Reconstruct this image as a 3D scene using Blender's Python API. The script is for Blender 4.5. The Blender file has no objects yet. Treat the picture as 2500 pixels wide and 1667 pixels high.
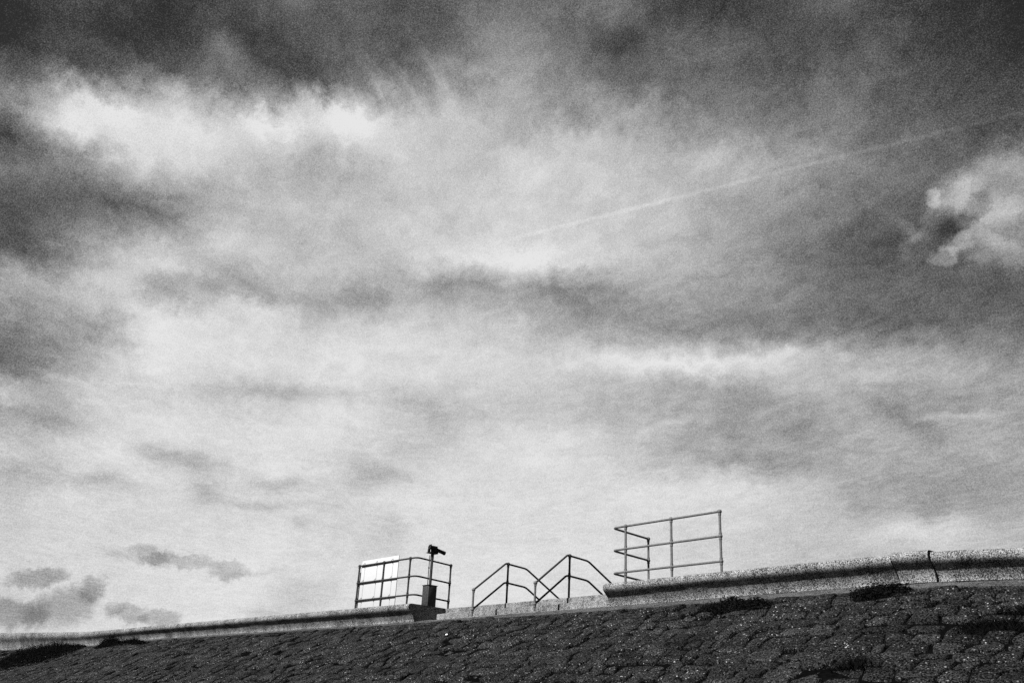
import bpy, bmesh, math, random
from math import radians as rad, sin, cos, pi
from mathutils import Vector, Matrix, noise

random.seed(7)
S = bpy.context.scene
COL = S.collection

# ---------------------------------------------------------------- camera, sky, sun, exposure
# World axes: X runs along the sea wall (towards the near end), Y inland across it, Z up. Beach at z = 0.
EYE = 1.6
cam_d = bpy.data.cameras.new('camera')
cam = bpy.data.objects.new('camera', cam_d)
COL.objects.link(cam)
RT, UP, FW = Vector((.66965, .74103, .04949)), Vector((.255, -.292, .9218)), Vector((-.69753, .60466, .3845))
m = Matrix((RT, UP, -FW)).transposed().to_4x4()
m.translation = (0, 0, EYE)
cam.matrix_world = m
cam_d.sensor_width = 36.0
cam_d.lens = 32.98
cam_d.clip_start = 0.05
cam_d.clip_end = 20000
S.camera = cam

SUN_EL = rad(43.4)
TO_SUN = Vector((-0.035, -cos(SUN_EL), sin(SUN_EL))).normalized()
sun_d = bpy.data.lights.new('sun', 'SUN')
sun_d.energy = 5.0
sun_d.angle = rad(0.53)
sun_d.color = (1.0, 1.0, 1.0)
sun = bpy.data.objects.new('sun', sun_d)
sun.rotation_euler = TO_SUN.to_track_quat('Z', 'Y').to_euler()
sun.location = TO_SUN * 60
COL.objects.link(sun)

S.view_settings.view_transform = 'Standard'
S.view_settings.look = 'None'
S.view_settings.gamma = 1.0
S.view_settings.use_curve_mapping = False
EXPOSURE = 1.5
S.view_settings.exposure = EXPOSURE

CLOUD = [  # cloud brightness, rows by elevation 2..44 deg, columns by azimuth -37.5..37.5 deg about the view
    [197,197,197,197,197,199,204,211,215,219,221,219,217,217,217,217,216,213,209,207,202,193,188,183,182,178,173,171,171,171,171],
    [198,197,197,197,197,199,205,211,216,219,221,219,217,217,217,217,215,213,209,207,202,194,188,183,182,178,173,171,171,171,171],
    [202,201,200,199,199,201,206,212,216,220,221,219,217,217,217,217,215,213,209,207,202,194,188,184,182,179,173,171,171,171,171],
    [195,197,198,200,201,205,209,213,216,220,219,217,217,217,217,217,215,213,209,207,202,194,189,184,182,179,174,171,171,171,171],
    [192,192,192,193,196,209,209,211,214,220,216,214,217,217,217,217,216,214,209,207,203,194,189,184,182,179,174,171,171,171,171],
    [195,193,192,192,196,210,207,207,208,216,216,209,210,216,216,217,216,214,211,207,203,195,188,184,182,180,175,171,171,171,171],
    [201,200,198,196,198,207,209,213,209,212,215,206,206,216,213,217,215,214,214,207,203,195,187,182,181,180,175,171,171,169,166],
    [172,182,192,200,202,210,214,215,211,208,215,207,211,222,217,214,213,214,215,212,212,205,192,178,164,155,151,151,148,145,141],
    [231,192,165,174,179,205,217,214,217,218,217,210,209,215,215,213,213,212,213,215,219,212,196,173,153,140,145,150,153,157,161],
    [119,136,198,217,173,194,219,216,212,215,216,214,202,198,207,218,216,210,200,189,171,166,160,161,171,161,173,169,166,162,158],
    [103,116,120,118,171,209,201,198,199,203,213,222,201,190,197,207,206,198,186,173,152,151,156,165,173,154,162,151,146,142,145],
    [144,121,101,114,135,183,224,216,198,195,210,205,197,191,192,191,186,179,171,164,160,165,176,181,166,148,153,148,148,146,143],
    [121,169,147,137,145,151,216,224,218,214,217,221,213,208,209,205,190,187,190,176,161,182,192,180,164,175,171,149,142,142,125],
    [62,85,119,167,183,196,225,214,210,209,212,219,210,212,212,208,207,216,229,233,229,221,207,184,170,153,142,111,82,74,80],
    [77,69,62,92,162,199,157,169,219,204,187,207,214,204,198,193,186,173,164,167,162,146,123,107,94,90,94,90,82,78,75],
    [96,84,76,90,143,197,204,174,165,179,174,149,184,183,166,152,152,150,148,149,143,135,128,118,105,97,95,86,78,80,75],
    [106,105,93,93,109,143,176,199,197,195,197,184,170,158,157,177,136,140,158,165,152,152,140,100,93,85,79,75,71,70,70],
    [56,81,114,106,106,100,132,173,186,185,178,184,209,215,227,235,220,204,188,178,166,146,125,114,94,79,73,72,70,70,77],
    [113,51,84,118,143,170,166,168,177,189,184,184,200,199,204,213,205,196,188,183,163,146,134,119,100,85,78,77,83,93,105],
    [122,127,146,218,207,213,211,190,177,180,179,182,188,198,203,208,209,199,191,194,169,154,151,133,112,97,93,95,110,82,57],
    [39,94,108,186,220,212,213,195,181,173,166,176,190,195,200,204,208,198,190,190,181,174,165,158,132,110,88,75,57,52,53],
    [15,16,64,68,114,177,167,203,221,210,209,204,199,188,191,198,205,196,186,177,185,181,165,148,121,95,80,76,57,53,53],
    [14,18,68,45,38,81,99,107,147,193,225,205,193,192,179,174,184,189,181,153,141,128,127,125,113,99,83,67,55,47,42],
    [14,25,58,62,35,42,105,69,63,64,125,144,142,165,168,157,132,140,144,128,110,104,107,104,97,83,70,52,43,36,29],
    [14,32,62,79,48,49,59,50,66,78,91,96,101,117,152,159,129,111,97,90,88,88,71,83,87,83,57,46,36,21,17],
    [14,40,66,73,44,57,72,73,82,84,82,68,84,99,125,132,115,90,81,99,108,99,76,71,77,81,54,43,33,17,17],
    [14,48,70,67,42,61,73,84,95,94,87,71,78,99,119,120,102,85,78,84,80,76,80,89,95,82,55,43,35,17,17],
    [23,56,74,60,46,64,75,85,96,94,87,74,81,94,107,111,104,110,100,60,51,57,80,95,100,83,58,43,38,18,17],
    [32,60,78,54,50,67,77,87,98,94,85,72,82,95,108,110,105,114,102,60,51,56,79,94,101,85,61,43,41,21,17],
]
PUFFS = [  # azimuth, elevation, half width, half height, tilt (degrees), brightness
    (-74.53,6.42,1.38,0.43,10,-55), (-71.73,6.03,0.69,0.61,-24,-55), (-75.4,4.61,1.68,0.74,-3,-62), (-73.11,5.0,1.78,0.97,16,-55), (-70.34,5.08,0.46,0.48,5,-35),
    (-69.47,4.94,0.9,0.55,-5,-45), (-68.01,4.81,1.07,0.48,5,-45), (-69.21,8.09,1.13,0.47,-28,-40), (-67.77,8.02,2.43,0.36,2,-38), (-64.75,7.76,1.08,0.5,5,-35),
    (-63.4,7.7,1.36,0.18,10,-22), (-70.94,8.04,0.63,0.22,6,-25), (-70.16,13.76,0.78,0.5,-12,-30), (-68.91,13.54,1.35,0.41,-8,-28), (-67.13,13.35,1.36,0.84,7,-24),
    (-66.75,11.82,0.78,0.41,-13,-30), (-72.81,11.88,0.94,0.31,8,-32), (-76.45,11.65,2.4,0.74,9,-30), (-70.91,11.69,1.32,0.58,-13,-20), (-57.14,14.23,2.69,0.53,-7,-28),
    (-57.7,13.6,1.7,0.53,5,-20), (-62.53,12.87,1.88,0.33,6,-26), (-63.3,11.62,3.28,0.24,6,-20), (-61.16,10.88,0.61,0.33,5,-25), (-55.74,10.43,1.43,0.97,34,-20),
    (-60.45,6.57,1.62,1.03,4,-28), (-62.63,5.61,1.13,0.27,4,-25), (-77.22,14.87,3.28,0.48,-4,-32), (-77.33,17.91,3.49,1.12,7,-15), (-62.59,18.26,3.85,0.39,5,-26),
    (-54.08,18.13,2.73,0.74,-20,-18), (-76.78,26.86,5.1,0.9,8,-10), (-82.21,29.58,0.42,1.16,21,-28), (-80.9,24.09,1.76,1.52,18,-15), (-76.27,23.49,2.31,0.5,15,-10),
    (-66.04,23.7,4.01,0.39,0,-25), (-57.44,24.69,5.45,0.49,7,-12), (-50.66,25.87,1.75,0.35,-6,-12), (-40.72,25.5,1.96,0.54,-16,-12), (-45.09,25.09,2.73,0.45,-19,-10),
    (-37.0,23.82,4.72,0.54,3,-14), (-31.0,18.03,4.21,1.43,-24,-20), (-33.32,15.48,3.4,0.53,-9,-18), (-25.0,17.56,2.31,0.5,-37,-28), (-26.46,27.63,3.5,1.81,-29,-10),
    (-78.74,35.05,1.59,0.52,5,22), (-70.38,36.62,1.93,0.51,-37,20), (-59.1,36.91,0.26,1.71,40,20), (-58.12,37.38,0.22,1.37,42,18), (-55.91,37.85,0.29,1.72,34,20),
    (-54.75,37.03,0.24,1.39,31,16), (-54.49,38.68,1.42,0.65,-18,22), (-64.75,35.58,0.24,0.72,37,22), (-63.86,35.49,0.21,0.57,31,16), (-67.52,34.58,0.28,0.59,24,28),
    (-60.51,37.3,0.24,1.35,46,18), (-59.59,36.25,0.22,1.03,33,18), (-60.77,34.44,2.15,0.8,10,14), (-67.44,33.54,1.41,0.76,43,14), (-75.3,31.92,4.75,1.11,13,10),
    (-26.77,20.25,1.3,0.33,-5,22), (-22.37,17.51,1.82,0.18,-1,30), (-38.44,17.83,1.45,0.29,10,22), (-35.96,16.6,0.43,0.62,19,22), (-28.74,16.63,1.57,0.41,18,16),
    (-45.64,16.98,3.95,0.49,7,10), (-24.37,11.66,2.44,0.66,1,25), (-25.9,11.37,1.48,0.49,7,14), (-23.18,11.99,0.81,0.48,-2,18), (-23.25,10.64,2.37,0.66,-2,12),
    (-18.36,29.32,2.47,1.58,15,58), (-20.6,29.74,1.2,0.94,22,44), (-17.84,27.21,2.2,1.29,-39,60), (-19.1,26.32,1.61,0.73,-33,42), (-21.65,29.59,0.37,0.59,0,45),
    (-23.56,28.29,0.93,0.3,-45,30), (-22.92,27.73,0.62,0.32,12,24), (-23.43,27.46,0.55,0.27,34,20), (-25.26,27.31,0.86,0.18,-8,16), (-21.7,26.4,0.73,0.41,7,56),
    (-20.7,26.93,0.62,0.48,39,48), (-23.86,26.55,0.34,0.46,13,14), (-22.09,28.52,0.41,0.58,-10,30), (-19.49,28.75,0.62,0.89,-38,-36), (-20.41,28.01,0.88,0.45,11,-34),
    (-21.61,27.76,0.82,0.31,-10,-25), (-15.2,38.12,2.91,2.38,-19,-12), (-32.71,41.75,2.65,0.86,-8,-12), (-42.51,40.35,1.42,0.67,-11,-18), (-82.81,34.72,3.13,1.21,24,-10),
]
CONTRAIL_A = Vector((-0.6657, 0.5693, 0.4824))
CONTRAIL_B = Vector((-0.2313, 0.8045, 0.5471))
VIEW_AZ = -49.08


class NT:
    """Small helper for building node trees."""
    def __init__(self, tree):
        self.t = tree
        self.n = tree.nodes
        self.l = tree.links

    def new(self, kind, ins=None, **props):
        nd = self.n.new(kind)
        for k, v in props.items():
            setattr(nd, k, v)
        for k, v in (ins or {}).items():
            sock = nd.inputs[k]
            if isinstance(v, bpy.types.NodeSocket):
                self.l.new(v, sock)
            else:
                sock.default_value = v
        return nd

    def math(self, op, a, b=None, c=None, clamp=False):
        nd = self.n.new('ShaderNodeMath')
        nd.operation = op
        nd.use_clamp = clamp
        for i, v in enumerate((a, b, c)):
            if v is None:
                continue
            if isinstance(v, bpy.types.NodeSocket):
                self.l.new(v, nd.inputs[i])
            else:
                nd.inputs[i].default_value = v
        return nd.outputs[0]

    def vec(self, op, a, b=None, scale=None):
        nd = self.n.new('ShaderNodeVectorMath')
        nd.operation = op
        for i, v in enumerate((a, b)):
            if v is None:
                continue
            if isinstance(v, bpy.types.NodeSocket):
                self.l.new(v, nd.inputs[i])
            else:
                nd.inputs[i].default_value = v
        if scale is not None:
            nd.inputs['Scale'].default_value = scale
        return nd.outputs['Value'] if op in ('DOT_PRODUCT', 'LENGTH', 'DISTANCE') else nd.outputs['Vector']

    def rng(self, v, a, b, c=0.0, d=1.0, smooth=False):
        nd = self.new('ShaderNodeMapRange', {'Value': v, 'From Min': a, 'From Max': b, 'To Min': c, 'To Max': d})
        nd.interpolation_type = 'SMOOTHSTEP' if smooth else 'LINEAR'
        nd.clamp = True
        return nd.outputs[0]

    def noise(self, vec, scale, detail=4.0, rough=0.55, out='Fac', distortion=0.0):
        nd = self.new('ShaderNodeTexNoise', {'Vector': vec, 'Scale': scale, 'Detail': detail, 'Roughness': rough,
                                              'Distortion': distortion})
        return nd.outputs[out]

    def ramp(self, fac, stops, interp='LINEAR'):
        nd = self.n.new('ShaderNodeValToRGB')
        cr = nd.color_ramp
        cr.interpolation = interp
        while len(cr.elements) < len(stops):
            cr.elements.new(1.0)
        for e, (p, g) in zip(cr.elements, stops):
            e.position = p
        for e, (p, g) in zip(cr.elements, stops):
            e.color = (g, g, g, 1)
        self.l.new(fac, nd.inputs[0])
        return nd.outputs[0]


def build_world():
    w = bpy.data.worlds.new('World')
    S.world = w
    w.use_nodes = True
    t = NT(w.node_tree)
    t.n.clear()
    d = t.new('ShaderNodeTexCoord').outputs['Generated']
    # a little turbulence bends every cloud outline
    n1 = t.vec('SUBTRACT', t.noise(d, 9.0, 5.0, 0.6, 'Color'), (.5, .5, .5))
    n2 = t.vec('SUBTRACT', t.noise(d, 44.0, 4.0, 0.7, 'Color'), (.5, .5, .5))
    dw = t.vec('ADD', t.vec('ADD', d, t.vec('SCALE', n1, scale=0.04)), t.vec('SCALE', n2, scale=0.035))
    dw2 = t.vec('ADD', t.vec('ADD', d, t.vec('SCALE', n1, scale=0.016)), t.vec('SCALE', n2, scale=0.017))

    dw3 = t.vec('ADD', t.vec('ADD', d, t.vec('SCALE', n1, scale=0.010)), t.vec('SCALE', n2, scale=0.026))

    def azel(v):
        r = t.new('ShaderNodeVectorRotate', {'Vector': v, 'Axis': (0, 0, 1), 'Angle': rad(VIEW_AZ)},
                  rotation_type='AXIS_ANGLE').outputs[0]
        s = t.new('ShaderNodeSeparateXYZ', {0: r})
        az = t.math('MULTIPLY', t.math('ARCTAN2', s.outputs[0], s.outputs[1]), 180 / pi)
        el = t.math('MULTIPLY', t.math('ARCSINE', s.outputs[2]), 180 / pi)
        return az, el
    az, el = azel(dw)
    # cloud sheet: brightness by elevation and azimuth
    fac = t.rng(az, -37.5, 37.5)
    acc = None
    n = len(CLOUD)
    for i, row in enumerate(CLOUD):
        stops = [(k / (len(row) - 1), g / 255) for k, g in enumerate(row)]
        val = t.ramp(fac, stops, 'CARDINAL')
        x = t.math('MULTIPLY_ADD', el, 1 / 1.5, -2 / 1.5 - i)
        if i == 0:
            x = t.math('MAXIMUM', x, 0.0)
        if i == n - 1:
            x = t.math('MINIMUM', x, 0.0)
        wgt = t.math('SUBTRACT', 1.0, t.math('ABSOLUTE', x), clamp=True)
        acc = t.math('MULTIPLY', wgt, val) if acc is None else t.math('MULTIPLY_ADD', wgt, val, acc)
    # the rest of the sky: the same streaky sheet, thinning towards the zenith
    sep = t.new('ShaderNodeSeparateXYZ', {0: d})
    zc = t.math('MAXIMUM', sep.outputs[2], 0.06)
    plane = t.vec('DIVIDE', d, t.new('ShaderNodeCombineXYZ', {0: zc, 1: zc, 2: 1.0}).outputs[0])
    plane = t.vec('MULTIPLY', plane, (1, 1, 0.0))
    rot = t.new('ShaderNodeVectorRotate', {'Vector': plane, 'Axis': (0, 0, 1), 'Angle': rad(28)},
                rotation_type='AXIS_ANGLE').outputs[0]
    st = t.vec('MULTIPLY', rot, (0.7, 1.35, 1.0))
    streak = t.noise(st, 2.2, 9.0, 0.62, distortion=0.7)
    wisps = t.noise(t.vec('MULTIPLY', rot, (1.0, 1.6, 1.0)), 5.0, 9.0, 0.70, distortion=1.0)
    soft = t.noise(dw2, 24.0, 6.0, 0.70)
    fine = t.noise(t.vec('ADD', t.vec('MULTIPLY', rot, (1.0, 1.25, 1.0)), t.vec('SCALE', n2, scale=0.20)), 14.0, 6.0, 0.72)
    gen = t.math('MULTIPLY_ADD', t.rng(el, 2, 55, 0.58, 0.15, True), 1.0,
                 t.math('MULTIPLY', t.math('SUBTRACT', streak, 0.5), 0.7))
    away = t.math('MAXIMUM', t.rng(t.math('ABSOLUTE', az), 33.5, 47, 0, 1, True), t.rng(el, 41.5, 50, 0, 1, True))
    base = t.new('ShaderNodeMix', {'Factor': away, 'A': acc, 'B': gen}).outputs[0]
    # single puffs and rags of cloud
    for (a, e, hw, hh, tilt, amp) in PUFFS:
        a, e, tl = rad(a), rad(e), rad(tilt)
        E = Vector((cos(a), -sin(a), 0))
        N = Vector((-sin(a) * sin(e), -cos(a) * sin(e), cos(e)))
        e1 = (E * cos(tl) + N * sin(tl)) / rad(hw * (1.4 if abs(amp) >= 34 else 1.7))
        e2 = (N * cos(tl) - E * sin(tl)) / rad(hh * (1.4 if abs(amp) >= 34 else 1.7))
        ragged = abs(amp) >= 34
        px = t.vec('DOT_PRODUCT', dw3 if ragged else dw2, e1)
        py = t.vec('DOT_PRODUCT', dw3 if ragged else dw2, e2)
        r2 = t.math('MULTIPLY_ADD', py, py, t.math('MULTIPLY', px, px))
        fall = t.rng(r2, 0.85 if amp < 0 else 1.1, 0.12, 0, 1, True) if ragged else t.math('EXPONENT', t.math('MULTIPLY', r2, -2.2))
        base = t.math('MULTIPLY_ADD', fall, amp / 255, base)
    # vapour trail
    nrm = CONTRAIL_A.cross(CONTRAIL_B).normalized()
    mid = (CONTRAIL_A * 0.25 + CONTRAIL_B * 0.75).normalized()
    dist = t.math('ABSOLUTE', t.vec('DOT_PRODUCT', t.vec('ADD', d, t.vec('SCALE', n2, scale=0.004)), nrm))
    trail = t.math('MULTIPLY', t.rng(dist, 0.0036, 0.0, 0, 1, True),
                   t.rng(t.vec('DOT_PRODUCT', d, mid), 0.905, 0.955, 0, 1, True))
    trail = t.math('MULTIPLY', trail, t.rng(wisps, 0.3, 0.65, 0.75, 1))
    base = t.math('MULTIPLY_ADD', trail, 0.060, base)
    # fine structure of the sheet
    tex = t.math('MULTIPLY_ADD', t.math('SUBTRACT', streak, 0.5), 0.20,
                 t.math('MULTIPLY_ADD', t.math('SUBTRACT', wisps, 0.5), 0.30,
                        t.math('MULTIPLY_ADD', t.math('SUBTRACT', soft, 0.5), 0.20, t.math('MULTIPLY', t.math('SUBTRACT', fine, 0.5), 0.24))))
    edge = t.math('MULTIPLY', t.math('SUBTRACT', 1.12, base), 1.9)
    base = t.math('MULTIPLY_ADD', tex, t.math('MINIMUM', edge, 1.0), base)
    speck = t.math('SUBTRACT', t.noise(d, 900.0, 1.0, 0.7), 0.5)
    base = t.math('MULTIPLY_ADD', speck, t.math('MULTIPLY', t.math('SUBTRACT', 1.25, base), GRAIN), base)
    base = t.math('MINIMUM', t.math('MAXIMUM', base, 0.02), 0.90)
    cover = t.math('POWER', base, 2.2)
    # clear sky through a red filter on black-and-white film: keep only its red light
    sky = t.new('ShaderNodeTexSky', sky_type='NISHITA')
    sky.sun_disc = False
    sky.sun_elevation = SUN_EL
    sky.sun_rotation = pi
    sky.altitude = 0
    sky.air_density = 1.0
    sky.dust_density = 0.3
    sky.ozone_density = 3.0
    red = t.new('ShaderNodeSeparateColor', {0: sky.outputs[0]}).outputs[0]
    STR = 0.1
    clear = t.math('MULTIPLY', red, CLEAR)
    cloud_white = 1.0 / STR / (2 ** EXPOSURE)
    lum = t.math('MULTIPLY_ADD', cover, cloud_white, t.math('MULTIPLY', clear, t.math('SUBTRACT', 1.0, cover, clamp=True)))
    lum = t.math('MULTIPLY', lum, t.rng(sep.outputs[2], -0.02, 0.0, 0.25, 1.0))
    rgb = t.new('ShaderNodeCombineColor', {0: lum, 1: lum, 2: lum}).outputs[0]
    bg = t.new('ShaderNodeBackground', {'Color': rgb, 'Strength': STR})
    out = t.new('ShaderNodeOutputWorld', {'Surface': bg.outputs[0]})
    w.cycles.sampling_method = 'MANUAL'
    w.cycles.sample_map_resolution = 512


GRAIN = 0.60
CLEAR = 0.10
build_world()


# ---------------------------------------------------------------- helpers
def tag(o, label=None, cat=None, group=None, kind=None):
    if label:
        o['label'] = label
    if cat:
        o['category'] = cat
    if group:
        o['group'] = group
    if kind:
        o['kind'] = kind
    return o


def empty(name, loc=(0, 0, 0)):
    o = bpy.data.objects.new(name, None)
    o.empty_display_size = 0.2
    o.location = loc
    COL.objects.link(o)
    return o


def link(name, me, mat, parent=None, loc=(0, 0, 0)):
    """Link a mesh given in world coordinates minus loc; parents sit unrotated, so subtract their place."""
    o = bpy.data.objects.new(name, me)
    if mat and not me.materials:
        me.materials.append(mat)
    COL.objects.link(o)
    o.location = loc
    if parent:
        o.parent = parent
        p = parent
        while p:
            o.location = Vector(o.location) - Vector(p.location)
            p = p.parent
    return o


class MB:
    def __init__(self):
        self.v, self.f = [], []

    def add(self, vs, fs):
        b = len(self.v)
        self.v += [tuple(p) for p in vs]
        self.f += [[i + b for i in f] for f in fs]

    def box(self, x0, x1, y0, y1, z0, z1, bev=0.0):
        if bev <= 0:
            self.add([(x, y, z) for z in (z0, z1) for y in (y0, y1) for x in (x0, x1)],
                     [(0, 2, 3, 1), (4, 5, 7, 6), (0, 1, 5, 4), (2, 6, 7, 3), (0, 4, 6, 2), (1, 3, 7, 5)])
            return
        bm = bmesh.new()
        bmesh.ops.create_cube(bm, size=1.0)
        for q in bm.verts:
            q.co = Vector(((x0 + x1) / 2 + q.co.x * (x1 - x0), (y0 + y1) / 2 + q.co.y * (y1 - y0), (z0 + z1) / 2 + q.co.z * (z1 - z0)))
        bmesh.ops.bevel(bm, geom=list(bm.edges), offset=bev, segments=2, affect='EDGES', profile=0.5)
        bm.verts.ensure_lookup_table()
        self.add([q.co for q in bm.verts], [[q.index for q in f.verts] for f in bm.faces])
        bm.free()

    def tube(self, pts, r, n=12, cap=True, radii=None):
        pts = [Vector(p) for p in pts]
        tans = []
        for i in range(len(pts)):
            a = pts[max(i - 1, 0)]
            b = pts[min(i + 1, len(pts) - 1)]
            tans.append((b - a).normalized())
        ref = Vector((0, 0, 1)) if abs(tans[0].z) < 0.9 else Vector((1, 0, 0))
        nrm = (ref - tans[0] * ref.dot(tans[0])).normalized()
        vs, fs = [], []
        for i, p in enumerate(pts):
            nrm = (nrm - tans[i] * nrm.dot(tans[i])).normalized()
            bi = tans[i].cross(nrm)
            rr = radii[i] if radii else r
            for k in range(n):
                a = 2 * pi * k / n
                vs.append(p + (nrm * cos(a) + bi * sin(a)) * rr)
        for i in range(len(pts) - 1):
            for k in range(n):
                fs.append((i * n + k, i * n + (k + 1) % n, (i + 1) * n + (k + 1) % n, (i + 1) * n + k))
        if cap:
            fs.append(tuple(reversed(range(n))))
            fs.append(tuple((len(pts) - 1) * n + k for k in range(n)))
        self.add(vs, fs)

    def ball(self, c, r, n=14, m_=9, squash=1.0):
        c = Vector(c)
        vs = [c + Vector((0, 0, r * squash))]
        for j in range(1, m_):
            th = pi * j / m_
            for k in range(n):
                a = 2 * pi * k / n
                vs.append(c + Vector((r * sin(th) * cos(a), r * sin(th) * sin(a), r * cos(th) * squash)))
        vs.append(c - Vector((0, 0, r * squash)))
        fs = [(0, 1 + k, 1 + (k + 1) % n) for k in range(n)]
        for j in range(m_ - 2):
            for k in range(n):
                a, b = 1 + j * n + k, 1 + j * n + (k + 1) % n
                fs.append((a, a + n, b + n, b))
        L = len(vs) - 1
        fs += [(L, L - n + (k + 1) % n, L - n + k) for k in range(n)]
        self.add(vs, fs)

    def build(self, name, mat, parent=None, smooth=None, loc=(0, 0, 0)):
        me = bpy.data.meshes.new(name)
        l = Vector(loc)
        me.from_pydata([Vector(p) - l for p in self.v], [], self.f)
        me.update()
        if smooth is not None:
            for p in me.polygons:
                p.use_smooth = True
            me.set_sharp_from_angle(angle=rad(smooth))
        return link(name, me, mat, parent, loc)


def fillet(pts, r, n=6):
    """Round the inner corners of a polyline."""
    pts = [Vector(p) for p in pts]
    out = [pts[0]]
    for i in range(1, len(pts) - 1):
        p = pts[i]
        a, b = (pts[i - 1] - p), (pts[i + 1] - p)
        rr = r[i - 1] if isinstance(r, (list, tuple)) else r
        ra = min(rr, a.length * .48, b.length * .48)
        p0, p1 = p + a.normalized() * ra, p + b.normalized() * ra
        for k in range(n + 1):
            t = k / n
            out.append(p0 * (1 - t) ** 2 + p * 2 * t * (1 - t) + p1 * t * t)
    out.append(pts[-1])
    return out


def lerp_table(tab, x):
    if x <= tab[0][0]:
        a, b = tab[0], tab[1]
    elif x >= tab[-1][0]:
        a, b = tab[-2], tab[-1]
    else:
        i = max(k for k in range(len(tab) - 1) if tab[k][0] <= x)
        a, b = tab[i], tab[i + 1]
    t = (x - a[0]) / (b[0] - a[0])
    return [p + (q - p) * t for p, q in zip(a[1:], b[1:])]


def fbm(p, o=4):
    return noise.fractal(Vector(p), 1.0, 2.0, o)


# ---------------------------------------------------------------- materials (all grey: the photograph is black and white)
def material(name, rough=0.85, spec=0.3):
    mt = bpy.data.materials.new(name)
    mt.use_nodes = True
    t = NT(mt.node_tree)
    b = t.n['Principled BSDF']
    b.inputs['Roughness'].default_value = rough
    b.inputs['Specular IOR Level'].default_value = spec
    return mt, t, b


def grey(t, b, val):
    c = t.new('ShaderNodeCombineColor', {0: val, 1: val, 2: val}).outputs[0]
    t.l.new(c, b.inputs['Base Color'])


def bump(t, b, h, strength, dist):
    nd = t.new('ShaderNodeBump', {'Height': h, 'Strength': strength, 'Distance': dist})
    t.l.new(nd.outputs[0], b.inputs['Normal'])


def mat_concrete(name, dark, light, mid=0.5, spread=0.13):
    mt, t, b = material(name, 1.0, 0.02)
    pos = t.new('ShaderNodeNewGeometry').outputs['Position']
    n1 = t.noise(pos, 56.0, 3.0, 0.75)
    n2 = t.noise(pos, 140.0, 2.0, 0.6)
    big = t.noise(pos, 1.7, 4.0, 0.6)
    runs = t.noise(t.vec('MULTIPLY', pos, (7.0, 7.0, 0.8)), 1.0, 4.0, 0.65)
    x = t.math('MULTIPLY_ADD', n2, 0.45, t.math('MULTIPLY', n1, 0.55))
    x = t.math('MULTIPLY_ADD', t.math('SUBTRACT', big, 0.5), 0.12, x)
    mid_ = t.noise(pos, 9.0, 4.0, 0.65)
    x = t.math('MULTIPLY_ADD', t.math('SUBTRACT', mid_, 0.5), 0.08, x)
    x = t.math('MULTIPLY_ADD', t.math('SUBTRACT', runs, 0.5), 0.13, x)
    v = t.rng(x, mid - spread, mid + spread, dark, light)
    pits = t.new('ShaderNodeTexVoronoi', {'Vector': pos, 'Scale': 42.0}).outputs['Distance']
    v = t.math('MULTIPLY', v, t.rng(pits, 0.08, 0.22, 0.35, 1.0))
    grey(t, b, v)
    bump(t, b, x, 0.3, 0.008)
    return mt


def mat_stone():
    mt, t, b = material('pitching_stone', 1.0, 0.02)
    pos = t.new('ShaderNodeNewGeometry').outputs['Position']
    rnd = t.new('ShaderNodeObjectInfo').outputs['Random']
    att = t.new('ShaderNodeAttribute', attribute_name='tone').outputs['Fac']
    n1 = t.noise(pos, 44.0, 4.0, 0.8)
    n2 = t.noise(pos, 2.2, 4.0, 0.6)
    v = t.rng(n1, 0.46, 0.60, 0.0005, 0.037)
    v = t.math('MULTIPLY', v, t.rng(n2, 0.3, 0.7, 0.55, 1.3))
    v = t.math('MULTIPLY', v, t.math('MULTIPLY_ADD', att, 0.6, 0.7))
    vo = t.new('ShaderNodeTexVoronoi', {'Vector': pos, 'Scale': 34.0, 'Randomness': 1.0})
    sep = t.new('ShaderNodeSeparateColor', {0: vo.outputs['Color']})
    size = t.rng(sep.outputs[0], 0.50, 1.0, 0.0, 0.42)
    fleck = t.math('LESS_THAN', vo.outputs['Distance'], size)
    fleck = t.math('MULTIPLY', fleck, t.rng(t.noise(pos, 1.1, 3.0, 0.6), 0.38, 0.62, 0.15, 1.0))
    v = t.math('MULTIPLY_ADD', fleck, t.math('MULTIPLY_ADD', t.math('POWER', sep.outputs[1], 2.0), 0.28, 0.012), v)
    grey(t, b, v)
    bump(t, b, n1, 0.8, 0.03)
    return mt


def mat_plain(name, base, var, rough, scale=30.0, spec=0.1, bmp=0.2):
    mt, t, b = material(name, rough, spec)
    pos = t.new('ShaderNodeNewGeometry').outputs['Position']
    n = t.noise(pos, scale, 5.0, 0.65)
    grey(t, b, t.rng(n, 0.3, 0.7, base * (1 - var), base * (1 + var)))
    if bmp:
        bump(t, b, n, bmp, 0.004)
    return mt


M_WALL = mat_concrete('weathered_wall_concrete', 0.005, 0.235, 0.522, 0.054)
M_STEP = mat_concrete('step_concrete', 0.010, 0.19, 0.515, 0.07)
M_APRON = mat_concrete('apron_concrete', 0.004, 0.095, 0.522, 0.06)
M_STONE = mat_stone()
M_BED = mat_plain('dark_joint_soil', 0.0015, 0.5, 1.0, 20.0, 0.0)
M_BEACH = mat_plain('shingle_beach', 0.04, 0.5, 1.0, 6.0, 0.0)
M_PROM = mat_plain('promenade_asphalt', 0.07, 0.3, 0.9, 20.0, 0.2)
M_STEEL = mat_plain('weathered_galvanised_steel', 0.058, 0.45, 0.6, 38.0, 0.25)
M_DARKSTEEL = mat_plain('dark_painted_steel', 0.02, 0.5, 0.6, 34.0, 0.10)
M_BLACK = mat_plain('black_painted_metal', 0.008, 0.3, 0.6, 40.0, 0.05)
M_POLE = mat_plain('worn_grey_paint', 0.024, 0.5, 0.6, 30.0, 0.10)
M_BOARD = mat_plain('white_board_paint', 0.27, 0.04, 0.6, 4.0, 0.3, 0.0)
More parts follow.
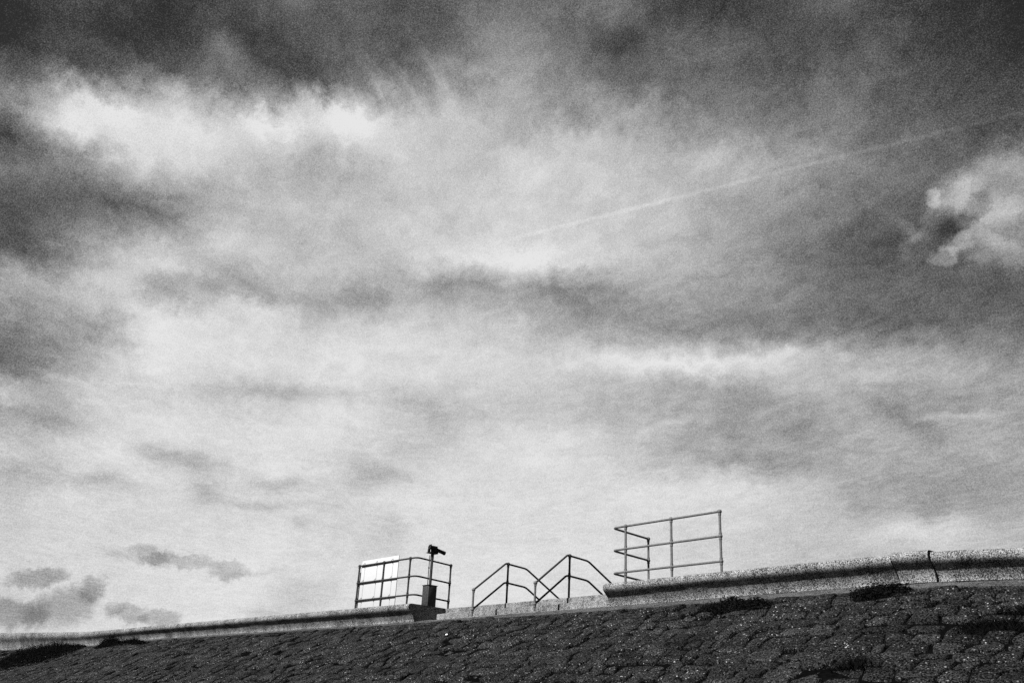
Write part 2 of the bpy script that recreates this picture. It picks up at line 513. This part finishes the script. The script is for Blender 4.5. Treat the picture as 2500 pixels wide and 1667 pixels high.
M_BOARD2 = mat_plain('grey_board_paint', 0.17, 0.06, 0.6, 4.0, 0.3, 0.0)
M_BATTEN = mat_plain('pale_batten_paint', 0.15, 0.15, 0.6, 20.0, 0.3, 0.0)
M_LEAF = mat_plain('dark_foliage', 0.0045, 0.8, 1.0, 9.0, 0.0, 0.0)
M_PEBBLE = mat_plain('white_pebble', 0.7, 0.1, 0.7, 30.0, 0.3)

# ---------------------------------------------------------------- the line of the wall: along, base across, base height, top height (above the eye)
LINE = [(-62, 6.8, 1.95, 2.80), (-49.5, 9.7, 2.03, 2.73), (-43.0, 11.1, 2.08, 2.70), (-39.6, 11.78, 2.125, 2.655), (-37.4, 12.2, 2.155, 2.625), (-36.2, 12.35, 2.17, 2.615), (-34.5, 12.39, 2.20, 2.61), (-31.0, 12.48, 2.235, 2.61),
        (-25.5, 12.73, 2.235, 2.61), (-20.0, 12.99, 2.235, 2.61), (-17.93, 13.07, 2.235, 2.61), (-11.95, 13.08, 2.235, 2.61),
        (-10.0, 13.06, 2.235, 2.61), (-8.6, 13.065, 2.235, 2.61), (-7.73, 13.07, 2.235, 2.61), (-6.8, 13.08, 2.235, 2.61), (-6.2, 13.12, 2.235, 2.61), (-5.6, 13.23, 2.235, 2.61), (-5.0, 13.43, 2.235, 2.61),
        (-4.4, 13.64, 2.235, 2.61), (-3.5, 14.0, 2.235, 2.61), (-2.5, 14.45, 2.235, 2.61), (0, 15.7, 2.235, 2.61), (6, 19.1, 2.235, 2.61)]


def wall_at(u):
    vb, zb, zt = lerp_table(LINE, u)
    return vb, zb + EYE, zt + EYE


SL = rad(26)


def apron(u):
    """Width of the apron at the foot of the wall: narrow on the left, wider on the right."""
    return 0.22 + 0.16 * min(1.0, max(0.0, (u + 18.0) / 7.0))


def slope_pt(u, s, h=0.0):
    """Point on the stone slope: s metres down from its crest, h above its face."""
    vb, zb, zt = wall_at(u)
    return Vector((u, vb - apron(u) - s * cos(SL) - h * sin(SL), zb - 0.38 * apron(u) - s * sin(SL) + h * cos(SL)))


# ---------------------------------------------------------------- ground
def sheet(name, rows, mat, kind='structure', label=None, smooth=None):
    mb = MB()
    n = len(rows[0])
    mb.add([p for r in rows for p in r],
           [(i * n + k, i * n + k + 1, (i + 1) * n + k + 1, (i + 1) * n + k) for i in range(len(rows) - 1) for k in range(n - 1)])
    o = mb.build(name, mat, None, smooth)
    return tag(o, label, kind=kind)


US = [-62 + 1.0 * k for k in range(69)]
sheet('beach', [[(-4000, -4000, 0), (4000, -4000, 0)], [(-4000, 5.2, 0), (4000, 5.2, 0)], [(-4000, 4000, -.02), (4000, 4000, -.02)]], M_BEACH,
      label='flat beach at the foot of the slope')
UF = [-62 + 0.4 * k for k in range(171)]
slope = sheet('stone_slope', [[slope_pt(u, s, -0.032 + .03 * fbm((u * .35, s * .5, 4.0), 2)) for u in UF] for s in [-0.02 + .3 * k for k in range(31)]], M_BED,
              label='dark slope of stone blocks below the sea wall')
sheet('concrete_apron', [[slope_pt(u, 0.02, -0.20) for u in US], [slope_pt(u, 0.02, 0.0) for u in US],
                         [Vector((u, wall_at(u)[0] + 0.06, wall_at(u)[1] - 0.004)) for u in US]], M_APRON,
      label='narrow grey concrete apron along the foot of the wall', smooth=30)
sheet('promenade', [[(u, wall_at(u)[0] + 0.75, EYE + 1.75) for u in US], [(u, wall_at(u)[0] + 60, EYE + 1.75) for u in US]], M_PROM,
      label='promenade behind the wall')

# ---------------------------------------------------------------- sea wall
PROFILE = [(.187, -1.05, 0), (.187, -1.0, 1), (.184, -.95, 1), (.176, -.88, 1), (.163, -.80, 1), (.145, -.72, 1), (.122, -.625, 1), (.087, -.535, 1), (.050, -.45, 1), (.020, -.37, 1),
           (.006, -.31, 1), (0, -.24, 1), (.001, -.17, 1), (.010, -.10, 1), (.026, -.05, 1), (.05, -.016, 1), (.085, 0, 1), (.5, .004, 1), (1.06, 0, 1), (1.08, -.05, 1), (1.08, -2.0, 0)]


def wall_section(u0, u1, parent, lift=0.0, mat=None, step=0.16, push=0.0):
    n = max(2, int((u1 - u0) / step))
    rows = []
    seed = u0 * 3.1
    for i in range(n + 1):
        u = u0 + (u1 - u0) * i / n
        vb, zb, zt = wall_at(u)
        H = zt - zb
        row = []
        for k, (o, z, _) in enumerate(PROFILE):
            dz = fbm((u * 1.3, k * .7, seed), 3) * 0.004 + fbm((u * 7, k * 1.3, seed), 2) * 0.002
            oo = o + (fbm((u * 1.1, k * .6, seed + 9), 3) * 0.004 + fbm((u * 8, k * .9, seed + 4), 2) * 0.002 if 0 < k < 20 else 0)
            uu = u
            if i in (0, n) and 0 < k < 20:      # chipped, slightly eased ends
                uu = u + (1 if i == 0 else -1) * abs(fbm((k * .5, u0, u1), 2)) * 0.003
            row.append((uu, vb - .187 - push + oo, zt + z * H + dz * (0.6 if z < 0 else 1) + lift * (1 if z > -.9 else 0)))
        rows.append(row)
    mb = MB()
    m_ = len(PROFILE)
    vs = [p for r in rows for p in r]
    fs = []
    for i in range(n):
        for k in range(m_ - 1):
            fs.append((i * m_ + k, (i + 1) * m_ + k, (i + 1) * m_ + k + 1, i * m_ + k + 1))
    fs.append(tuple(range(m_)))
    fs.append(tuple(n * m_ + k for k in reversed(range(m_))))
    mb.add(vs, fs)
    return mb.build('wall_section', mat or M_WALL, parent, 50)


wall_l = tag(empty('sea_wall', (-30, 12.6, EYE + 2.2)),
             'long pale concrete sea wall with rounded lip, running left from the steps', 'sea wall', 'stretches of sea wall')
for a, b in ((-62, -49.6), (-49.585, -43.6), (-43.585, -37.9), (-37.885, -32.3), (-32.288, -26.36), (-26.345, -20.33), (-20.315, -17.95)):
    wall_section(a, b, wall_l)
wall_r = tag(empty('sea_wall', (-8, 13.1, EYE + 2.2)),
             'pale concrete sea wall with rounded lip on the right, curving away at its near end', 'sea wall', 'stretches of sea wall')
wall_section(-11.98, -6.47, wall_r)
tag(wall_section(-6.455, -5.955, wall_r, 0.026, push=0.012), 'short block standing slightly higher, beside the wide dark joint')
wall_section(-5.928, -1.2, wall_r)
wall_section(-1.185, 6, wall_r)

# ---------------------------------------------------------------- steps through the gap
X0, X1 = -17.94, -11.99
steps = tag(empty('concrete_steps', ((X0 + X1) / 2, 13.4, EYE + 2.2)),
            'low wide concrete steps filling the gap between the two sea walls', 'steps')


def step_block(y0, y1, z0, z1, name='step'):
    n = 60
    mb = MB()
    prof = [(y0, z0), (y0, z1 - .02), (y0 + .006, z1 - .006), (y0 + .022, z1), (y1, z1), (y1, z0)]
    vs = []
    for i in range(n + 1):
        u = X0 + (X1 - X0) * i / n
        for k, (y, z) in enumerate(prof):
            w = fbm((u * 5, k * .5, z1), 3) * 0.008
            vs.append((u, y + (w if k < 3 else 0), z + (w * .8 if 0 < k < 4 else 0)))
    fs = []
    m_ = len(prof)
    for i in range(n):
        for k in range(m_ - 1):
            fs.append((i * m_ + k, (i + 1) * m_ + k, (i + 1) * m_ + k + 1, i * m_ + k + 1))
    fs += [tuple(range(m_)), tuple(n * m_ + k for k in reversed(range(m_)))]
    mb.add(vs, fs)
    return mb.build(name, M_STEP, steps, 40)


step_block(13.125, 13.69, EYE + 1.2, EYE + 2.237, 'landing')
step_block(13.70, 13.94, EYE + 1.2, EYE + 2.458)
step_block(13.95, 14.60, EYE + 1.2, EYE + 2.610)
step_block(14.61, 14.90, EYE + 1.2, EYE + 2.44)
step_block(14.91, 15.20, EYE + 1.2, EYE + 2.27)
step_block(15.21, 15.50, EYE + 1.2, EYE + 2.10)
step_block(15.51, 15.80, EYE + 1.2, EYE + 1.93)


# ---------------------------------------------------------------- tubular railings
RP, RR, RB = 0.0225, 0.0205, 0.041


def post(parent, x, y, z0, z1, joints, mat, flange=True):
    mb = MB()
    mb.tube([(x, y, z0), (x, y, z1)], RP, 14)
    p = mb.build('post', mat, parent, 40, (x, y, z0))
    for k, z in enumerate(joints):
        j = MB()
        top = k == 0
        j.ball((x, y, z), RB if top else RB * .95, 16, 10, 0.95)
        j.tube([(x, y, z - 0.062), (x, y, z - 0.02)], RP + 0.006, 14)
        if not top:
            j.tube([(x, y, z + 0.02), (x, y, z + 0.058)], RP + 0.006, 14)
        j.build('ball_joint', mat, p, 40, (x, y, z))
    if flange:
        f = MB()
        f.tube([(x, y, z0), (x, y, z0 + 0.014)], 0.062, 16)
        f.tube([(x, y, z0 + 0.012), (x, y, z0 + 0.06)], RP + 0.009, 14)
        for a in range(4):
            an = a * pi / 2 + pi / 4
            f.tube([(x + .047 * cos(an), y + .047 * sin(an), z0 + .012), (x + .047 * cos(an), y + .047 * sin(an), z0 + .032)], 0.009, 6)
        f.build('base_flange', mat, p, 40, (x, y, z0))
    return p


def rail(parent, pts, mat, r=RR):
    mb = MB()
    mb.tube(pts, r, 12)
    return mb.build('rail', mat, parent, 60, pts[0])


ZT = EYE + 2.61
Z3 = [EYE + 3.75, EYE + 3.32, EYE + 2.89]

gl = tag(empty('guard_railing', (-19.7, 13.34, ZT)),
         'dark three-bar tubular guard railing with the white board tied to it', 'railing', 'guard railings on the wall')
for x, y, z0 in ((-20.86, 13.335, ZT), (-19.78, 13.345, ZT), (-18.69, 13.35, ZT)):
    post(gl, x, y, z0 - 0.004, Z3[0], Z3, M_DARKSTEEL)
post(gl, -18.635, 14.55, EYE + 1.75, Z3[0], Z3, M_DARKSTEEL)
for z in Z3:
    rail(gl, fillet([(-20.86, 13.335, z), (-18.69, 13.35, z), (-18.42, 13.355, z), (-18.635, 14.55, z)], [.05, .27], 10), M_DARKSTEEL)

gr = tag(empty('guard_railing', (-11, 13.48, ZT)),
         'grey three-bar guard railing with hairpin return, standing on the right wall', 'railing', 'guard railings on the wall')
for x, y in ((-11.95, 13.48), (-10.85, 13.48), (-9.77, 13.475)):
    post(gr, x, y, ZT - 0.004, Z3[0], Z3, M_STEEL)
post(gr, -12.39, 14.66, ZT - 0.004, Z3[0], Z3, M_STEEL)
for z in Z3:
    rail(gr, fillet([(-9.77, 13.475, z), (-11.95, 13.48, z), (-12.28, 13.48, z), (-12.39, 14.66, z)], [.05, .12], 10), M_STEEL)


def handrail(x, label):
    h = tag(empty('handrail', (x, 13.05, EYE + 2.242)), label, 'handrail', 'handrails on the steps')
    f0, p0 = 13.05, 14.0
    z_top = [(f0, 2.78), (13.94, 3.468), (p0 + .02, 3.458), (14.55, 3.432), (15.72, 2.85), (16.2, 2.62)]
    z_low = [(f0, 2.372), (13.92, 3.046), (p0 + .02, 3.047), (14.55, 3.025), (15.72, 2.44), (16.2, 2.21)]
    post(h, x, f0, EYE + 2.238, EYE + 2.78, [EYE + 2.78, EYE + 2.372], M_STEEL, False)
    post(h, x, p0, ZT - .004, EYE + 3.458, [EYE + 3.458, EYE + 3.047], M_DARKSTEEL, False)
    post(h, x, 16.2, EYE + 1.75, EYE + 2.62, [EYE + 2.62, EYE + 2.21], M_DARKSTEEL, False)
    for zz in (z_top, z_low):
        rail(h, fillet([(x, a, b + EYE) for a, b in zz], [.07, .03, .08, .05], 5), M_DARKSTEEL)


handrail(-15.87, 'two-bar tubular handrail over the steps, the one nearer the telescope')
handrail(-13.95, 'two-bar tubular handrail over the steps, the one nearer the right wall')

# ---------------------------------------------------------------- white board tied to the left railing
bd = tag(empty('white_board', (-20.0, 13.40, ZT)), 'blank white board tied behind the left guard railing', 'board')
mb = MB()
mb.box(-20.80, -19.20, 13.3605, 13.3785, ZT + .015, EYE + 3.875, 0.004)
mb.build('panel', M_BOARD, bd, 30, (-20, 13.4, ZT))
mb = MB()
mb.box(-20.93, -20.83, 13.382, 13.396, ZT + .015, EYE + 3.60, 0.003)
tag(mb.build('side_strip', M_BOARD2, bd, 30, (-20.88, 13.42, ZT)), 'narrow grey strip at the left edge of the board')
for x in (-20.65, -20.10, -19.42):
    mb = MB()
    mb.box(x - .008, x + .008, 13.3590, 13.3600, ZT + .02, EYE + 3.80)
    mb.build('batten', M_BATTEN, bd, 30, (x, 13.39, ZT))
    for z in Z3:
        mb = MB()
        pts = [(x - .012, 13.372, z + .075), (x - .012, 13.34, z + .05), (x - .010, 13.314, z + .022), (x, 13.308, z), (x + .008, 13.316, z - .024), (x + .010, 13.34, z - .055), (x + .01, 13.372, z - .08)]
        mb.tube(fillet(pts, .02, 3), 0.0055, 6)
        mb.build('clamp', M_DARKSTEEL, bd, 50, (x, 13.35, z))

# ---------------------------------------------------------------- coin telescope on the end of the left wall
tx, ty = -18.13, 13.575
te = tag(empty('viewing_telescope', (tx, ty, ZT)), 'black viewing telescope on a pole and square box, at the end of the left wall', 'telescope')
ped = MB()
ped.box(tx - .12, tx + .12, ty - .12, ty + .12, ZT - .003, EYE + 3.085, 0.008)
po = ped.build('pedestal', M_POLE, te, 30, (tx, ty, ZT))
lid = MB()
lid.box(tx - .132, tx + .132, ty - .132, ty + .132, EYE + 3.085, EYE + 3.103, 0.005)
lid.build('lid', M_BLACK, po, 30, (tx, ty, EYE + 3.09))
mb = MB()
mb.box(tx - .08, tx + .07, ty - .1245, ty - .1205, ZT + .05, EYE + 3.05, 0.001)
mb.build('door', M_POLE, po, 30, (tx, ty - .12, ZT))
mb = MB()
mb.tube([(tx, ty + .0, EYE + 3.10), (tx, ty, EYE + 3.845)], 0.033, 18)
pl = mb.build('pole', M_POLE, te, 40, (tx, ty, EYE + 3.1))
mb = MB()
mb.tube([(tx, ty, EYE + 3.70), (tx, ty, EYE + 3.84)], 0.039, 18)
mb.build('collar', M_POLE, pl, 40, (tx, ty, EYE + 3.7))
mb = MB()
mb.tube([(tx - .03, ty - .052, EYE + 3.10), (tx - .03, ty - .052, EYE + 3.80)], 0.010, 8)
mb.tube([(tx - .03, ty - .052, EYE + 3.49), (tx - .03, ty - .052, EYE + 3.52)], 0.018, 8)
mb.build('conduit', M_POLE, pl, 40, (tx, ty, EYE + 3.1))
mb = MB()
mb.box(tx - .09, tx + .06, ty - .125, ty + .13, EYE + 3.845, EYE + 3.862, 0.003)
mb.build('mounting_plate', M_BLACK, te, 30, (tx, ty, EYE + 3.85))
mb = MB()
mb.box(tx - .045, tx + .045, ty - .03, ty + .135, EYE + 3.861, EYE + 3.935, 0.006)
mb.build('yoke', M_BLACK, te, 30, (tx, ty, EYE + 3.86))
mb = MB()
mb.box(tx - .075, tx - .055, ty - .10, ty - .03, EYE + 3.861, EYE + 3.955, 0.004)
mb.build('coin_box', M_POLE, te, 30, (tx, ty, EYE + 3.86))
A, B = Vector((tx, ty - .105, EYE + 3.992)), Vector((tx, ty + .36, EYE + 3.903))
D = (B - A).normalized()
mb = MB()
mb.tube([A, A + D * .03, A + D * .032, A + D * .225, A + D * .235], .05, 18, radii=[.056, .056, .051, .051, .046])
hs = mb.build('housing', M_BLACK, te, 40, A)
mb = MB()
mb.box(tx - .03, tx + .03, ty - .02, ty + .12, EYE + 3.985, EYE + 4.028, 0.008)
mb.build('top_block', M_BLACK, hs, 30, A)
mb = MB()
mb.tube([A + D * .05 + Vector((0, 0, .04)), A + D * .05 + Vector((0, 0, .075))], .011, 8)
mb.build('knob', M_BLACK, hs, 40, A)
mb = MB()
mb.tube([A + D * .235, A + D * .44, A + D * .442, A + D * .475, A + D * .482], .04, 18, radii=[.043, .043, .048, .048, .038])
br = mb.build('eyepiece_barrel', M_BLACK, te, 40, A)
mb = MB()
mb.tube([A + D * .425 + Vector((0, 0, .03)), A + D * .425 + Vector((0, 0, .056))], .007, 8)
mb.build('focus_screw', M_BLACK, br, 40, A)


# ---------------------------------------------------------------- stones of the slope
def in_view(p):
    d = Vector(p) - Vector((0, 0, EYE))
    w = d.dot(FW)
    if w <= 0.5:
        return False
    x, y = d.dot(RT) / w * 2290.2, d.dot(UP) / w * 2290.2
    return abs(x) < 1300 and y > -880


def stone_geo(q, lift, tilt, dome, seed):
    """q: four slope coordinates (u, s); returns verts and faces of one rounded block."""
    rs = random.Random(seed)
    n = 10
    e = rs.uniform(.22, .42)
    vs, fs = [], []

    def at(x, y, h):
        a = [q[0][i] * (1 - x) + q[1][i] * x for i in (0, 1)]
        b = [q[3][i] * (1 - x) + q[2][i] * x for i in (0, 1)]
        u, s = a[0] * (1 - y) + b[0] * y, a[1] * (1 - y) + b[1] * y
        return slope_pt(u, s, h + lift + tilt[0] * (x - .5) + tilt[1] * (y - .5))
    ph = rs.uniform(0, .6)
    jit = [rs.uniform(.93, 1.0) for _ in range(n)]
    hj = [rs.uniform(-.008, .006) for _ in range(n)]
    for (sc, h, hm) in ((.50, -.10, 0), (.50, -.008, 1), (.475, .004, 1), (.30, dome, .8)):
        for k in range(n):
            a = 2 * pi * k / n + ph
            c, s_ = cos(a), sin(a)
            x = .5 + sc * jit[k] * math.copysign(abs(c) ** e, c)
            y = .5 + sc * jit[k] * math.copysign(abs(s_) ** e, s_)
            vs.append(at(x, y, h + hj[k] * hm))
    vs.append(at(.5, .5, dome * 1.1))
    for r_ in range(3):
        for k in range(n):
            fs.append((r_ * n + k, r_ * n + (k + 1) % n, (r_ + 1) * n + (k + 1) % n, (r_ + 1) * n + k))
    for k in range(n):
        fs.append((3 * n + k, 3 * n + (k + 1) % n, 4 * n))
    return vs, fs


stones = []
s = 0.035
row = 0
while s < 8.3:
    h = random.uniform(.22, .34)
    big = h
    u = 5.0 - random.uniform(0, .4)

    def wavy(u, r_, base):
        return base + .07 * fbm((u * .6, r_ * 3.3, 1.0), 4)
    prev = (random.uniform(-.03, .03), random.uniform(-.03, .03))
    while u > -61:
        wdt = random.uniform(.20, .44)
        nxt = (random.uniform(-.05, .05), random.uniform(-.05, .05))
        g = random.uniform(.000, .005) if random.random() > .15 else random.uniform(.012, .04)
        g2 = random.uniform(.000, .005) if random.random() > .34 else random.uniform(.014, .048)
        ua, ub = u, u - wdt
        top0, top1 = wavy(ua, row, s), wavy(ub, row, s)
        bot0, bot1 = wavy(ua, row + 1, s + h), wavy(ub, row + 1, s + h)
        if row == 0:
            top0 = top1 = s
        js = [random.uniform(-.03, .03) if row else 0 for _ in range(4)]
        q = [(ua + prev[0] - g, top0 + g2 + js[0]), (ub + nxt[0] + g, top1 + g2 + js[1]), (ub + nxt[1] + g, bot1 - g2 + js[2]), (ua + prev[1] - g, bot0 - g2 + js[3])]
        if s < 4.2 or random.random() < .97:
            lift = random.gauss(0, .009) + .03 * fbm((u * .35, s * .5, 4.0), 2)
            if random.random() < .06:
                lift -= .035
            if not (random.random() < .004):
                stones.append((q, lift, (random.gauss(0, .014), random.gauss(0, .018) - .006), random.uniform(.004, .018)))
        prev = nxt
        u = ub
    s += h
    row += 1


def centre(q):
    return slope_pt(sum(a[0] for a in q) / 4, sum(a[1] for a in q) / 4)


def tone_attr(me, vals):
    at = me.attributes.new('tone', 'FLOAT', 'FACE')
    at.data.foreach_set('value', vals)


order = sorted(range(len(stones)), key=lambda i: ((centre(stones[i][0]) - Vector((0, 0, EYE))).length if in_view(centre(stones[i][0])) else 1e6))
near, rest = order[:300], order[300:]
for i in near:
    q, li, ti, do = stones[i]
    vs, fs = stone_geo(q, li, ti, do, i)
    c = centre(q)
    me = bpy.data.meshes.new('stone')
    me.from_pydata([p - c for p in vs], [], fs)
    for p in me.polygons:
        p.use_smooth = True
    tone_attr(me, [random.Random(i).random()] * len(fs))
    link('stone', me, M_STONE, slope, c)
mb = MB()
tones = []
for i in rest:
    q, li, ti, do = stones[i]
    vs, fs = stone_geo(q, li, ti, do, i)
    mb.add(vs, fs)
    tones += [random.Random(i).random()] * len(fs)
o = mb.build('stones', M_STONE, slope, 180)
tone_attr(o.data, tones)
tag(o, 'smaller, farther blocks of the stone slope', kind='stuff')


# ---------------------------------------------------------------- plants in the joints
UPV = Vector((0, 0, 1))


def blade(mb, base, d, length, width, bend, segs=3):
    side = d.cross(Vector((random.uniform(-1, 1), random.uniform(-1, 1), .3))).normalized()
    pts = []
    for k in range(segs + 1):
        t = k / segs
        p = base + d * (length * t) + Vector((bend[0], bend[1], -abs(bend[2]))) * (t * t)
        w = width * (1 - t) ** .7
        pts += [p - side * w, p + side * w] if k < segs else [p]
    fs = [(2 * k, 2 * k + 1, 2 * k + 3, 2 * k + 2) for k in range(segs - 1)] + [(2 * segs - 2, 2 * segs - 1, 2 * segs)]
    mb.add(pts, fs)


def plant(name, label, cat, group, u, s, ru, rs_, height, n, leafy):
    """A low clump spread over the slope round (u, s): stems and leaves rooted in the joints."""
    c = slope_pt(u, s, -.05)
    root = tag(empty(name, c), label, cat, group)
    fol = stm = MB()
    for i in range(n):
        a, r = random.uniform(0, 2 * pi), math.sqrt(random.random())
        lump = .55 + .6 * (fbm((u + r * cos(a) * 2.2, s + r * sin(a) * 2.2, u), 3) + .4)
        if lump < .25:
            continue
        p = slope_pt(u + ru * r * cos(a), s + rs_ * r * sin(a), -.045)
        hh = height * max(.15, (1 - r ** 2.2)) * lump * random.uniform(.55, 1.1)
        lean = Vector((random.gauss(0, .35), random.gauss(-.1, .35), 1)).normalized()
        if leafy:
            top = p + lean * hh
            if i % 4 == 0:
                stm.tube([p, (p + top) / 2 + Vector((random.gauss(0, .01), random.gauss(0, .01), 0)), top], .0035, 4, False)
            for k in range(7):
                t = random.uniform(.1, 1.05)
                q = p + lean * (hh * t) + Vector((random.gauss(0, .022), random.gauss(0, .022), random.gauss(0, .012)))
                dd = Vector((random.gauss(0, 1), random.gauss(0, 1), random.gauss(.35, .6))).normalized()
                blade(fol, q, dd, random.uniform(.020, .045), random.uniform(.006, .012), (0, 0, .006), 2)
        else:
            blade(fol, p, lean, hh + .04, random.uniform(.003, .006), (random.gauss(0, .06), random.gauss(-.02, .06), random.uniform(.0, .07)))
            if i % 30 == 0:
                stm.tube([p, p + lean * hh * .8], .003, 4, False)
    fol.build('foliage', M_LEAF, root, None, c)


def s_of(u, v):
    return (wall_at(u)[0] - apron(u) - v) / cos(SL)


SH, GT = 'low shrubs on the slope', 'grass clumps on the slope'
plant('shrub', 'broad black-looking shrub just below the right railing wall', 'shrub', SH, -8.72, s_of(-8.72, 12.30), .76, .34, .23, 3000, True)
plant('shrub', 'dark shrub touching the foot of the right wall left of its wide joint', 'shrub', SH, -6.50, s_of(-6.5, 12.55), .46, .28, .23, 1700, True)
plant('shrub', 'large dark shrub mass at the far left end of the slope', 'shrub', SH, -37.9, s_of(-37.9, 11.1), 2.4, 1.25, .55, 5200, True)
plant('shrub', 'bushy shrub against the far left wall foot, near its bend', 'shrub', SH, -33.9, .14, .85, .28, .48, 1200, True)
plant('shrub', 'long low shrub trailing along the far left wall foot', 'shrub', SH, -32.2, .16, 1.3, .2, .25, 1100, True)
plant('grass_clump', 'wide wiry grass clump near the right edge below the wall', 'grass', GT, -4.72, s_of(-4.72, 11.72), .42, .34, .24, 2200, False)
plant('grass_clump', 'dark grass clump close under the wall at the right edge', 'grass', GT, -4.62, s_of(-4.62, 12.25), .26, .17, .18, 1000, False)
plant('grass_clump', 'spiky grass clump above a pale stone in the lower right', 'grass', GT, -5.72, s_of(-5.72, 10.32), .30, .13, .2, 1100, False)
plant('grass_clump', 'grass clump cut by the bottom edge of the photo, lower right', 'grass', GT, -4.93, s_of(-4.93, 9.72), .30, .15, .18, 1000, False)
plant('grass_clump', 'low grass strip along a joint right of the wide wall joint', 'grass', GT, -5.60, s_of(-5.6, 12.2), .5, .10, .13, 900, False)
plant('grass_clump', 'small dark clump left of the broad shrub, under the wall end', 'grass', GT, -11.0, .12, .36, .10, .07, 340, False)
plant('grass_clump', 'round dark clump in the middle of the slope below the right railing', 'grass', GT, -7.10, s_of(-7.1, 10.85), .17, .13, .10, 300, False)
plant('grass_clump', 'dark clump midway down the slope below the wall end', 'grass', GT, -9.72, s_of(-9.72, 11.72), .26, .12, .09, 320, False)
plant('grass_clump', 'long dark clump low on the left part of the slope', 'grass', GT, -25.9, s_of(-25.9, 11.3), 1.0, .18, .14, 600, False)
plant('grass_clump', 'small clump on the slope below the left wall joint', 'grass', GT, -23.3, s_of(-23.3, 11.95), .26, .14, .11, 300, False)
plant('grass_clump', 'dark clump between the large left shrub and the wall foot', 'grass', GT, -36.2, s_of(-36.2, 11.9), .6, .14, .16, 380, False)
for k in range(46):
    q = stones[random.choice(order[:620])][0]
    u_, s_ = q[0]
    plant('weed_tuft', 'small dark weed tuft growing in a joint between the stones', 'weed', 'weed tufts in the stone joints',
          u_, s_, random.uniform(.05, .18), random.uniform(.025, .06), random.uniform(.04, .09), random.randint(50, 110), False)


# ---------------------------------------------------------------- a pale fragment lying on the stones
def fragment(label, u, v, a, b_, c_):
    p = slope_pt(u, s_of(u, v), .035)
    bm = bmesh.new()
    bmesh.ops.create_icosphere(bm, subdivisions=2, radius=1.0)
    for q in bm.verts:
        k = 1 + .18 * fbm(q.co * 1.3 + Vector((u, v, 0)), 2)
        q.co = Vector((q.co.x * a * k, q.co.y * b_ * k, q.co.z * c_ * k))
    me = bpy.data.meshes.new('pale_fragment')
    bm.to_mesh(me)
    bm.free()
    o = link('pale_fragment', me, M_PEBBLE, None, p)
    o.rotation_euler = (SL, 0, random.uniform(-.4, .4))
    tag(o, label, 'pebble')


fragment('bright white fragment lying on the slope below the handrails', -15.2, 11.9, .035, .022, .014)

S.cycles.use_denoising = False
S.cycles.max_bounces = 4
S.cycles.diffuse_bounces = 2
S.cycles.glossy_bounces = 2
